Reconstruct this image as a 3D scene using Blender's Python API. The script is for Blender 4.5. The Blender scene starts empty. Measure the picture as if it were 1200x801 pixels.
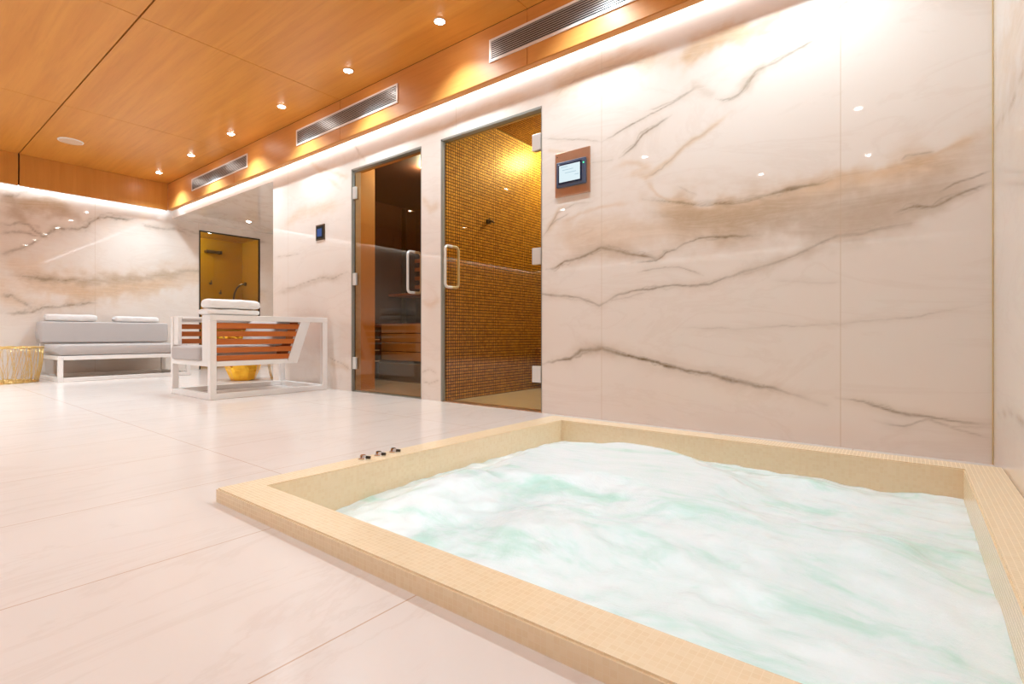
import bpy, bmesh, math, random
import numpy as np
from mathutils import Vector, Matrix, noise as mnoise
C = bpy.context.scene.collection
PI = math.pi
rnd = random.Random(5)

# ---------------------------------------------------------------- camera
CAM_H = 0.52
YAW = math.atan(464/596)
cam = bpy.data.cameras.new('camera'); camo = bpy.data.objects.new('camera', cam); C.objects.link(camo)
camo.location = (0, 0, CAM_H); camo.rotation_euler = (PI/2, 0, YAW)
cam.sensor_width = 36; cam.lens = 36*596/1200; cam.shift_y = -8.5/1200; cam.clip_start = .02
bpy.context.scene.camera = camo

# ---------------------------------------------------------------- light levels
SPOT_W = 27.0        # each ceiling spotlight
LED_W = 1.0         # cove strips, per metre
LAMP_COL = (.71, .895, 1)
vs = bpy.context.scene.view_settings
vs.view_transform = 'Standard'; vs.look = 'None'; vs.gamma = 1.0; vs.use_curve_mapping = False
vs.exposure = 0.6
wd = bpy.data.worlds.new('world'); bpy.context.scene.world = wd; wd.use_nodes = True
wd.node_tree.nodes['Background'].inputs[0].default_value = (1, .93, .88, 1)
wd.node_tree.nodes['Background'].inputs[1].default_value = 0.3
bpy.context.scene.cycles.max_bounces = 14
bpy.context.scene.cycles.diffuse_bounces = 8
bpy.context.scene.cycles.transparent_max_bounces = 16
bpy.context.scene.cycles.sample_clamp_indirect = 6.0

# ---------------------------------------------------------------- dimensions (metres, camera above the origin)
W = 2.79; XF = -8.40; XR = 0.27; YB = -6.0       # wall planes: main, far, right, behind
ZC = 2.636; YF = 2.665; ZB = 2.268; FT = 0.055   # ceiling, fascia face, fascia bottom, fascia thickness
XFF = -8.2                                        # far fascia face
DOOR_Z = 2.04
SX0, SX1 = -4.045, -3.10                          # sauna door opening
TX0, TX1 = -2.872, -1.92                          # steam door opening
AX1 = -5.49                                       # alcove: XF .. AX1
AZ = 2.2; AY1 = 4.5
NY0, NY1, NZ = 3.14, 4.05, 2.09                   # shower niche in the alcove's far wall
PX0, PX1, PY0, PY1, PZ = -1.70, 0.27, 0.684, 2.525, 0.043

# ---------------------------------------------------------------- materials
def lin(c):
    c = [x/255 for x in c]
    return tuple((x/12.92 if x <= .04045 else ((x+.055)/1.055)**2.4) for x in c)+(1,)
class NT:
    def __init__(s, name):
        s.m = bpy.data.materials.new(name); s.m.use_nodes = True; s.t = s.m.node_tree; s.t.nodes.clear()
        s.out = s.n('ShaderNodeOutputMaterial')
    def n(s, ty, ins=None, **kw):
        nd = s.t.nodes.new(ty)
        for k, v in kw.items(): setattr(nd, k, v)
        for k, v in (ins or {}).items():
            if isinstance(v, bpy.types.NodeSocket): s.t.links.new(v, nd.inputs[k])
            else: nd.inputs[k].default_value = v
        return nd
    def l(s, a, b): s.t.links.new(a, b)
    def math(s, op, a, b=0.0, c=None, clamp=False):
        i = {0: a, 1: b}
        if c is not None: i[2] = c
        return s.n('ShaderNodeMath', i, operation=op, use_clamp=clamp).outputs[0]
    def mix(s, f, a, b, bt='MIX'):
        nd = s.n('ShaderNodeMix', data_type='RGBA', blend_type=bt)
        for k, v in ((0, f), (6, a), (7, b)):
            if isinstance(v, bpy.types.NodeSocket): s.l(v, nd.inputs[k])
            else: nd.inputs[k].default_value = v
        return nd.outputs[2]
    def ramp(s, f, stops):
        nd = s.n('ShaderNodeValToRGB', {0: f}); e = nd.color_ramp.elements
        while len(e) < len(stops): e.new(.5)
        for k, (p, c) in enumerate(stops):
            e[k].position = p; e[k].color = c if len(c) == 4 else (*c, 1)
        return nd.outputs[0]
    def noise(s, vec, scale, detail=4, rough=.55, dist=0.0):
        return s.n('ShaderNodeTexNoise', {'Vector': vec, 'Scale': scale, 'Detail': detail, 'Roughness': rough, 'Distortion': dist}).outputs[0]
    def obj(s, scale=(1, 1, 1), rot=(0, 0, 0)):
        tc = s.n('ShaderNodeTexCoord').outputs['Object']
        return s.n('ShaderNodeMapping', {'Vector': tc, 'Scale': scale, 'Rotation': rot}).outputs[0]
    def pos(s): return s.n('ShaderNodeTexCoord').outputs['Object']
    def pb(s, color, rough=.5, metal=0.0, spec=.5, bump=None, bstr=.2, bdist=.002, **kw):
        i = {'Base Color': color, 'Roughness': rough, 'Metallic': metal, 'Specular IOR Level': spec}
        i.update(kw)
        p = s.n('ShaderNodeBsdfPrincipled', i)
        if bump is not None:
            b = s.n('ShaderNodeBump', {'Height': bump, 'Strength': bstr, 'Distance': bdist}); s.l(b.outputs[0], p.inputs['Normal'])
        s.l(p.outputs[0], s.out.inputs[0]); return s.m

def simple(name, col, rough=.5, metal=0., var=.04, scale=18, spec=.5):
    t = NT(name); f = t.noise(t.pos(), scale, 3)
    c = lin(col); d = tuple(x*(1-var*2) for x in c[:3])+(1,)
    return t.pb(t.mix(f, d, c), rough, metal, spec)

def grid_lines(t, sizes, width, offs=(0, 0, 0)):
    """1 on joints of a cubic grid; an axis perpendicular to the face is ignored."""
    p = t.n('ShaderNodeSeparateXYZ', {0: t.pos()}); nn = t.n('ShaderNodeSeparateXYZ', {0: t.n('ShaderNodeNewGeometry').outputs['True Normal']})
    acc = None; cells = []
    for a in range(3):
        if sizes[a] is None: continue
        q = t.math('DIVIDE', t.math('SUBTRACT', p.outputs[a], offs[a]), sizes[a])
        fr = t.math('FRACT', q); d = t.math('MULTIPLY', t.math('MINIMUM', fr, t.math('SUBTRACT', 1.0, fr)), sizes[a])
        line = t.math('LESS_THAN', d, width/2)
        mask = t.math('LESS_THAN', t.math('ABSOLUTE', nn.outputs[a]), .7)
        line = t.math('MULTIPLY', line, mask)
        acc = line if acc is None else t.math('MAXIMUM', acc, line)
        cells.append(t.math('MULTIPLY', t.math('FLOOR', q), mask))
    while len(cells) < 3: cells.append(t.math('ADD', 0, 0))
    cv = t.n('ShaderNodeCombineXYZ', {0: cells[0], 1: cells[1], 2: cells[2]}).outputs[0]
    wn = t.n('ShaderNodeTexWhiteNoise', {'Vector': cv}, noise_dimensions='3D').outputs[0]
    return acc, wn

def marble_mat(name, seam_axis=None, seam0=0, pitch=1.232, streak=.08):
    t = NT(name)
    at = t.n('ShaderNodeAttribute', attribute_name='veins')
    ch = t.n('ShaderNodeSeparateColor', {0: at.outputs['Color']})
    p = t.pos()
    cloud = t.noise(p, 1.3, 5, .6, .6); fine = t.noise(p, 22, 4, .6); fine2 = t.noise(p, 60, 3, .6)
    c = t.mix(t.math('MULTIPLY', cloud, .8), lin((240, 233, 226)), lin((236, 222, 210)))
    band_ = t.noise(t.obj((1.3, 1.3, 9), (.0, .2, 0)), 1.2, 8, .66, 1.2)
    bs = t.ramp(band_, [(.40, (0, 0, 0)), (.50, (1, 1, 1)), (.60, (0, 0, 0))])
    # faint natural streaks everywhere
    st = t.noise(t.obj((1, 1, 3.2)), 1.1, 7, .62, 1.2)
    sv = t.ramp(st, [(.46, (0, 0, 0)), (.5, (1, 1, 1)), (.54, (0, 0, 0))])
    c = t.mix(t.math('MULTIPLY', sv, streak), c, lin((196, 166, 142)))
    mod = t.math('ADD', .62, t.math('MULTIPLY', fine, .7))
    c = t.mix(t.math('MULTIPLY', ch.outputs[1], t.math('MULTIPLY', mod, .72), clamp=True), c, lin((223, 186, 142)))
    wash = t.math('MULTIPLY', t.math('ADD', ch.outputs[1], ch.outputs[2]), .5)
    c = t.mix(t.math('MULTIPLY', ch.outputs[2], t.math('MULTIPLY', mod, .72), clamp=True), c, lin((192, 170, 146)))
    c = t.mix(t.math('MULTIPLY', t.math('MULTIPLY', wash, bs), .42, clamp=True), c, lin((176, 146, 112)))
    dm = t.math('ADD', .45, t.math('MULTIPLY', fine2, .95))
    c = t.mix(t.math('MULTIPLY', ch.outputs[0], dm, clamp=True), c, lin((128, 108, 80)))
    if seam_axis is not None:
        s = t.n('ShaderNodeSeparateXYZ', {0: p}).outputs[seam_axis]
        q = t.math('DIVIDE', t.math('SUBTRACT', s, seam0), pitch); fr = t.math('FRACT', q)
        d = t.math('MULTIPLY', t.math('MINIMUM', fr, t.math('SUBTRACT', 1.0, fr)), pitch)
        c = t.mix(t.math('MULTIPLY', t.math('LESS_THAN', d, .0016), .55), c, lin((204, 180, 150)))
    return t.pb(c, .025, spec=.5)

def wood_mat(name, c1, c2, c3, axis='x', rough=.38, sc=1.0):
    t = NT(name)
    s = {'x': (.5, 9, 9), 'y': (9, .5, 9), 'z': (9, 9, .5)}[axis]
    v = t.obj(tuple(k*sc for k in s))
    a = t.noise(v, 1.0, 6, .6, .5); b = t.noise(t.obj(tuple(k*sc*5 for k in s)), 1.0, 4, .6)
    big = t.noise(t.obj(tuple(k*.35*sc for k in s)), 1.0, 3)
    c = t.mix(t.ramp(a, [(.3, (0, 0, 0)), (.7, (1, 1, 1))]), lin(c1), lin(c2))
    c = t.mix(t.math('MULTIPLY', t.ramp(b, [(.5, (0, 0, 0)), (.75, (1, 1, 1))]), .35), c, lin(c3))
    c = t.mix(t.math('MULTIPLY', big, .3), c, lin(c3))
    return t.pb(c, rough, bump=b, bstr=.05)

def glass_mat(name, tint, refl=1.0):
    t = NT(name)
    tr = t.n('ShaderNodeBsdfTransparent', {0: tint}); gl = t.n('ShaderNodeBsdfGlossy', {0: (1, 1, 1, 1), 'Roughness': .0})
    bf = t.n('ShaderNodeNewGeometry').outputs['Backfacing']
    fr = t.n('ShaderNodeFresnel', {0: t.math('SUBTRACT', 1.5, t.math('MULTIPLY', bf, 1.5-1/1.5))}).outputs[0]
    f = t.math('MULTIPLY', fr, refl, clamp=True)
    mx = t.n('ShaderNodeMixShader', {0: f}); t.l(tr.outputs[0], mx.inputs[1]); t.l(gl.outputs[0], mx.inputs[2])
    t.l(mx.outputs[0], t.out.inputs[0]); return t.m

def emit_mat(name, col, strength):
    t = NT(name); e = t.n('ShaderNodeEmission', {0: col, 1: strength}); t.l(e.outputs[0], t.out.inputs[0]); return t.m

def mosaic_mat(name, base, var, grout, size, gw, rough, metal=0.0, spec=.5, bump=.3):
    t = NT(name); ln, wn = grid_lines(t, (size, size, size), gw, (.0013, .0017, .0011))
    c = t.mix(wn, lin(base), lin(var)); c = t.mix(ln, c, lin(grout))
    rg = t.math('ADD', rough, t.math('MULTIPLY', ln, .4))
    return t.pb(c, rg, metal, spec, bump=t.math('SUBTRACT', 1.0, ln), bstr=bump, bdist=.001)

def floor_mat():
    t = NT('floor_tiles'); ln, wn = grid_lines(t, (.578, 1.16, None), .0035, (-.775, .97, 0))
    p = t.pos(); a = t.noise(p, 1.4, 6, .6, .8); b = t.noise(t.obj((1, 2.4, 1)), 3.5, 5, .6)
    c = t.mix(a, lin((221, 210, 203)), lin((233, 224, 218)))
    c = t.mix(t.math('MULTIPLY', b, .3), c, lin((232, 216, 205)))
    st = t.ramp(t.noise(t.obj((3.2, .8, 1)), 1.2, 7, .62, 1.), [(.475, (0, 0, 0)), (.5, (1, 1, 1)), (.525, (0, 0, 0))])
    c = t.mix(t.math('MULTIPLY', st, .12), c, lin((190, 165, 145)))
    c = t.mix(t.math('MULTIPLY', ln, .75), c, lin((196, 160, 130)))
    return t.pb(c, .19, spec=.4)

def water_mat():
    t = NT('foaming_water'); p = t.pos()
    w1 = t.noise(t.obj((1.0, 1.6, 1), (0, 0, .5)), 1.9, 6, .58, 1.6)
    w2 = t.noise(t.obj((1, 2.0, 1), (0, 0, .35)), 7, 6, .65, .8)
    f = t.math('ADD', t.math('MULTIPLY', w1, .75), t.math('MULTIPLY', w2, .25))
    c = t.ramp(f, [(.30, lin((186, 230, 218))), (.39, lin((208, 240, 234))), (.47, lin((230, 248, 250))), (.57, lin((238, 251, 255)))])
    fz = t.noise(p, 110, 4, .75)
    return t.pb(c, .22, spec=.35, bump=t.math('ADD', t.math('MULTIPLY', fz, .4), w2), bstr=.25, bdist=.012, **{'Transmission Weight': 0.0, 'Subsurface Weight': .3, 'Subsurface Radius': (.05, .06, .055), 'Subsurface Scale': .6})

def cloth_mat(name, col, scale=260):
    t = NT(name); p = t.pos(); a = t.noise(p, scale, 2, .7); b = t.noise(p, 9, 3)
    c = lin(col); c2 = tuple(x*.9 for x in c[:3])+(1,)
    return t.pb(t.mix(t.math('MULTIPLY', b, .5), c, c2), .9, spec=.2, bump=a, bstr=.35, bdist=.003, **{'Sheen Weight': .2})

def gold_mat():
    t = NT('hammered_gold'); p = t.pos(); v = t.n('ShaderNodeTexVoronoi', {'Vector': p, 'Scale': 11.0})
    return t.pb(lin((232, 178, 60)), .16, 1.0, bump=v.outputs[0], bstr=.6, bdist=.03)

MAT = {
 'marble_main': marble_mat('marble_main', 0, -.246), 'marble_far': marble_mat('marble_far', 1, .67), 'marble': marble_mat('marble_plain', streak=.25), 'marble_right': marble_mat('marble_right', streak=.06),
 'ceil': wood_mat('ceiling_veneer', (210, 138, 54), (228, 158, 68), (190, 118, 38), 'x'),
 'band_main': wood_mat('fascia_veneer_main', (208, 138, 66), (222, 154, 80), (192, 120, 50), 'x', .45),
 'band_far': wood_mat('fascia_veneer_far', (202, 138, 58), (214, 150, 70), (182, 114, 40), 'z', .34),
 'slat': wood_mat('teak_slats', (184, 96, 36), (204, 116, 50), (150, 70, 22), 'y', .4, 3),
 'slatx': wood_mat('teak_slats_cross', (184, 96, 36), (204, 116, 50), (150, 70, 22), 'x', .4, 3),
 'sauna': wood_mat('sauna_boards', (236, 182, 112), (242, 192, 124), (220, 158, 88), 'z', .5, 1.5),
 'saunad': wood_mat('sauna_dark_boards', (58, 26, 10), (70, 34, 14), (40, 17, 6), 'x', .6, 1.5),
 'floor': floor_mat(), 'water': water_mat(),
 'rim': mosaic_mat('cream_mosaic', (245, 223, 188), (240, 215, 176), (238, 216, 182), .0125, .0014, .22, spec=.5, bump=.15),
 'gold_mosaic': mosaic_mat('gold_mosaic', (226, 168, 54), (186, 128, 30), (50, 28, 6), .025, .006, .42, .3, bump=.5),
 'gold_fine': mosaic_mat('olive_gold_mosaic', (206, 156, 4), (196, 146, 2), (160, 116, 4), .012, .0014, .35, .35),
 'white': simple('white_powder_coat', (240, 236, 232), .35, var=.01),
 'grey_metal': simple('grey_anodised_channel', (150, 148, 138), .4, .3),
 'dark_metal': simple('dark_bronze_channel', (64, 58, 50), .35, .6),
 'chrome': simple('polished_steel', (225, 225, 228), .08, 1.0, var=.01),
 'satin': simple('satin_steel', (226, 224, 220), .28, .35, var=.01),
 'steel_dark': simple('brushed_dark_steel', (110, 98, 80), .3, .9),
 'vent': simple('vent_aluminium', (186, 182, 180), .35, .5, var=.02),
 'vent_frame': simple('vent_frame_white', (235, 225, 218), .35, .1, var=.01),
 'black': simple('black_void', (22, 18, 15), .8),
 'shadow_gap': simple('dark_joint_backing', (40, 22, 10), .9),
 'glass_sauna': glass_mat('bronze_glass', (.86, .70, .50, 1), .55),
 'glass_steam': glass_mat('amber_glass', (.86, .76, .55, 1), .6),
 'glass_clear': glass_mat('clear_glass', (.93, .90, .82, 1), .8),
 'lens': emit_mat('lamp_lens', (1, .97, .92, 1), 60),
 'led': emit_mat('led_diffuser', (1, .97, .95, 1), 6),
 'copper': simple('brushed_copper', (206, 168, 142), .3, .7, var=.08),
 'screen_frame': simple('blue_grey_plastic', (76, 88, 112), .4),
 'screen_bezel': simple('navy_bezel', (22, 34, 62), .25),
 'screen': emit_mat('lit_screen', (.80, .95, 1, 1), .62),
 'screen_text': emit_mat('screen_marks', (.45, .68, .8, 1), .5),
 'green': emit_mat('green_indicator', (.1, .9, .4, 1), 1.2),
 'blue_screen': emit_mat('blue_screen', (.10, .16, .42, 1), .45),
 'towel': cloth_mat('white_terry', (246, 245, 244)),
 'cushion': cloth_mat('light_grey_canvas', (205, 200, 198), 500),
 'cushion_seat': cloth_mat('warm_grey_canvas', (190, 182, 178), 500),
 'gold': gold_mat(),
 'wire': simple('gold_wire', (232, 198, 128), .3, .6, var=.03),
 'trim_gold': simple('brass_edge_trim', (232, 206, 150), .4, .2),
 'plaster': simple('white_plaster', (240, 236, 230), .7),
 'speaker': simple('speaker_mesh_white', (222, 190, 160), .6),
 'stone': simple('charcoal_heater', (38, 34, 32), .7),
 'bench_base': simple('grey_bench_base', (118, 108, 100), .5),
}
BR = MAT

# ---------------------------------------------------------------- geometry helpers
class MB:
    def __init__(s): s.bm = bmesh.new()
    def box(s, x0, x1, y0, y1, z0, z1, bev=0.0, seg=2):
        r = bmesh.ops.create_cube(s.bm, size=1)
        for v in r['verts']: v.co = Vector(((x0+x1)/2+v.co.x*(x1-x0), (y0+y1)/2+v.co.y*(y1-y0), (z0+z1)/2+v.co.z*(z1-z0)))
        if bev:
            es = list({e for v in r['verts'] for e in v.link_edges})
            bmesh.ops.bevel(s.bm, geom=es, offset=bev, segments=seg, affect='EDGES', profile=.5)
        return s
    def hexa(s, pts, bev=0.0, seg=1):
        """8 points: bottom loop then top loop"""
        v = [s.bm.verts.new(p) for p in pts]
        fs = [(0, 3, 2, 1), (4, 5, 6, 7), (0, 1, 5, 4), (1, 2, 6, 5), (2, 3, 7, 6), (3, 0, 4, 7)]
        f = [s.bm.faces.new([v[i] for i in q]) for q in fs]
        bmesh.ops.recalc_face_normals(s.bm, faces=f)
        if bev: bmesh.ops.bevel(s.bm, geom=list({e for x in v for e in x.link_edges}), offset=bev, segments=seg, affect='EDGES')
        return s
    def cyl(s, c, r, h, axis='z', seg=24, r2=None):
        m = {'z': Matrix(), 'x': Matrix.Rotation(PI/2, 4, 'Y'), 'y': Matrix.Rotation(-PI/2, 4, 'X')}[axis]
        bmesh.ops.create_cone(s.bm, cap_ends=True, segments=seg, radius1=r, radius2=r if r2 is None else r2, depth=h, matrix=Matrix.Translation(c) @ m @ Matrix.Translation((0, 0, h/2)))
        return s
    def tube(s, pts, r, seg=10, closed=False, cap=True):
        pts = [Vector(p) for p in pts]; n = len(pts); rings = []
        up = Vector((0, 0, 1)); prev = None
        for i, p in enumerate(pts):
            a = pts[(i-1) % n] if (closed or i) else p; b = pts[(i+1) % n] if (closed or i < n-1) else p
            d = (b-a).normalized()
            if prev is None:
                u = d.cross(up)
                if u.length < 1e-3: u = d.cross(Vector((1, 0, 0)))
                u.normalize()
            else:
                u = (prev - d*prev.dot(d)).normalized()
            prev = u; w = d.cross(u)
            rr = r(i/(n-1)) if callable(r) else r
            rings.append([s.bm.verts.new(p+rr*(math.cos(k*2*PI/seg)*u+math.sin(k*2*PI/seg)*w)) for k in range(seg)])
        for i in range(n if closed else n-1):
            A, B = rings[i], rings[(i+1) % n]
            for k in range(seg): s.bm.faces.new((A[k], A[(k+1) % seg], B[(k+1) % seg], B[k]))
        if cap and not closed:
            s.bm.faces.new(rings[0][::-1]); s.bm.faces.new(rings[-1])
        return s
    def lathe(s, prof, c=(0, 0, 0), seg=32, close_bottom=True, close_top=False, jitter=0):
        rings = []
        for r, z in prof: rings.append([s.bm.verts.new((c[0]+r*math.cos(k*2*PI/seg), c[1]+r*math.sin(k*2*PI/seg), c[2]+z)) for k in range(seg)])
        for A, B in zip(rings, rings[1:]):
            for k in range(seg): s.bm.faces.new((A[k], A[(k+1) % seg], B[(k+1) % seg], B[k]))
        if close_bottom: s.bm.faces.new(rings[0][::-1])
        if close_top: s.bm.faces.new(rings[-1])
        return s
    def done(s, name, mat, parent=None, smooth=False, kind=None, label=None, world=True):
        bmesh.ops.recalc_face_normals(s.bm, faces=s.bm.faces)
        me = bpy.data.meshes.new(name); s.bm.to_mesh(me); s.bm.free()
        me.materials.append(MAT[mat] if isinstance(mat, str) else mat)
        if smooth:
            for p in me.polygons: p.use_smooth = True
            if smooth != 'all': me.set_sharp_from_angle(angle=math.radians(38))
        o = bpy.data.objects.new(name, me); C.objects.link(o)
        if parent is not None:
            o.parent = parent
            if world: o.matrix_parent_inverse = Matrix.Translation(-parent.location)
        if kind: o['kind'] = kind
        if label: o['label'] = label
        return o
def thing(name, label, cat, loc=(0, 0, 0), group=None):
    o = bpy.data.objects.new(name, None); C.objects.link(o); o.location = loc; o.empty_display_size = .05
    o['label'] = label; o['category'] = cat
    if group: o['group'] = group
    return o
def tag(o, label, cat, group=None):
    o['label'] = label; o['category'] = cat
    if group: o['group'] = group
    return o
def area(name, loc, rot, sx, sy, watts, parent=None, col=(.76, .90, 1)):
    L = bpy.data.lights.new(name, 'AREA'); L.shape = 'RECTANGLE'; L.size = sx; L.size_y = sy; L.energy = watts; L.color = col
    o = bpy.data.objects.new(name, L); C.objects.link(o); o.location = loc; o.rotation_euler = rot
    if parent is not None: o.parent = parent; o.matrix_parent_inverse = Matrix.Translation(-parent.location)
    return o

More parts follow.
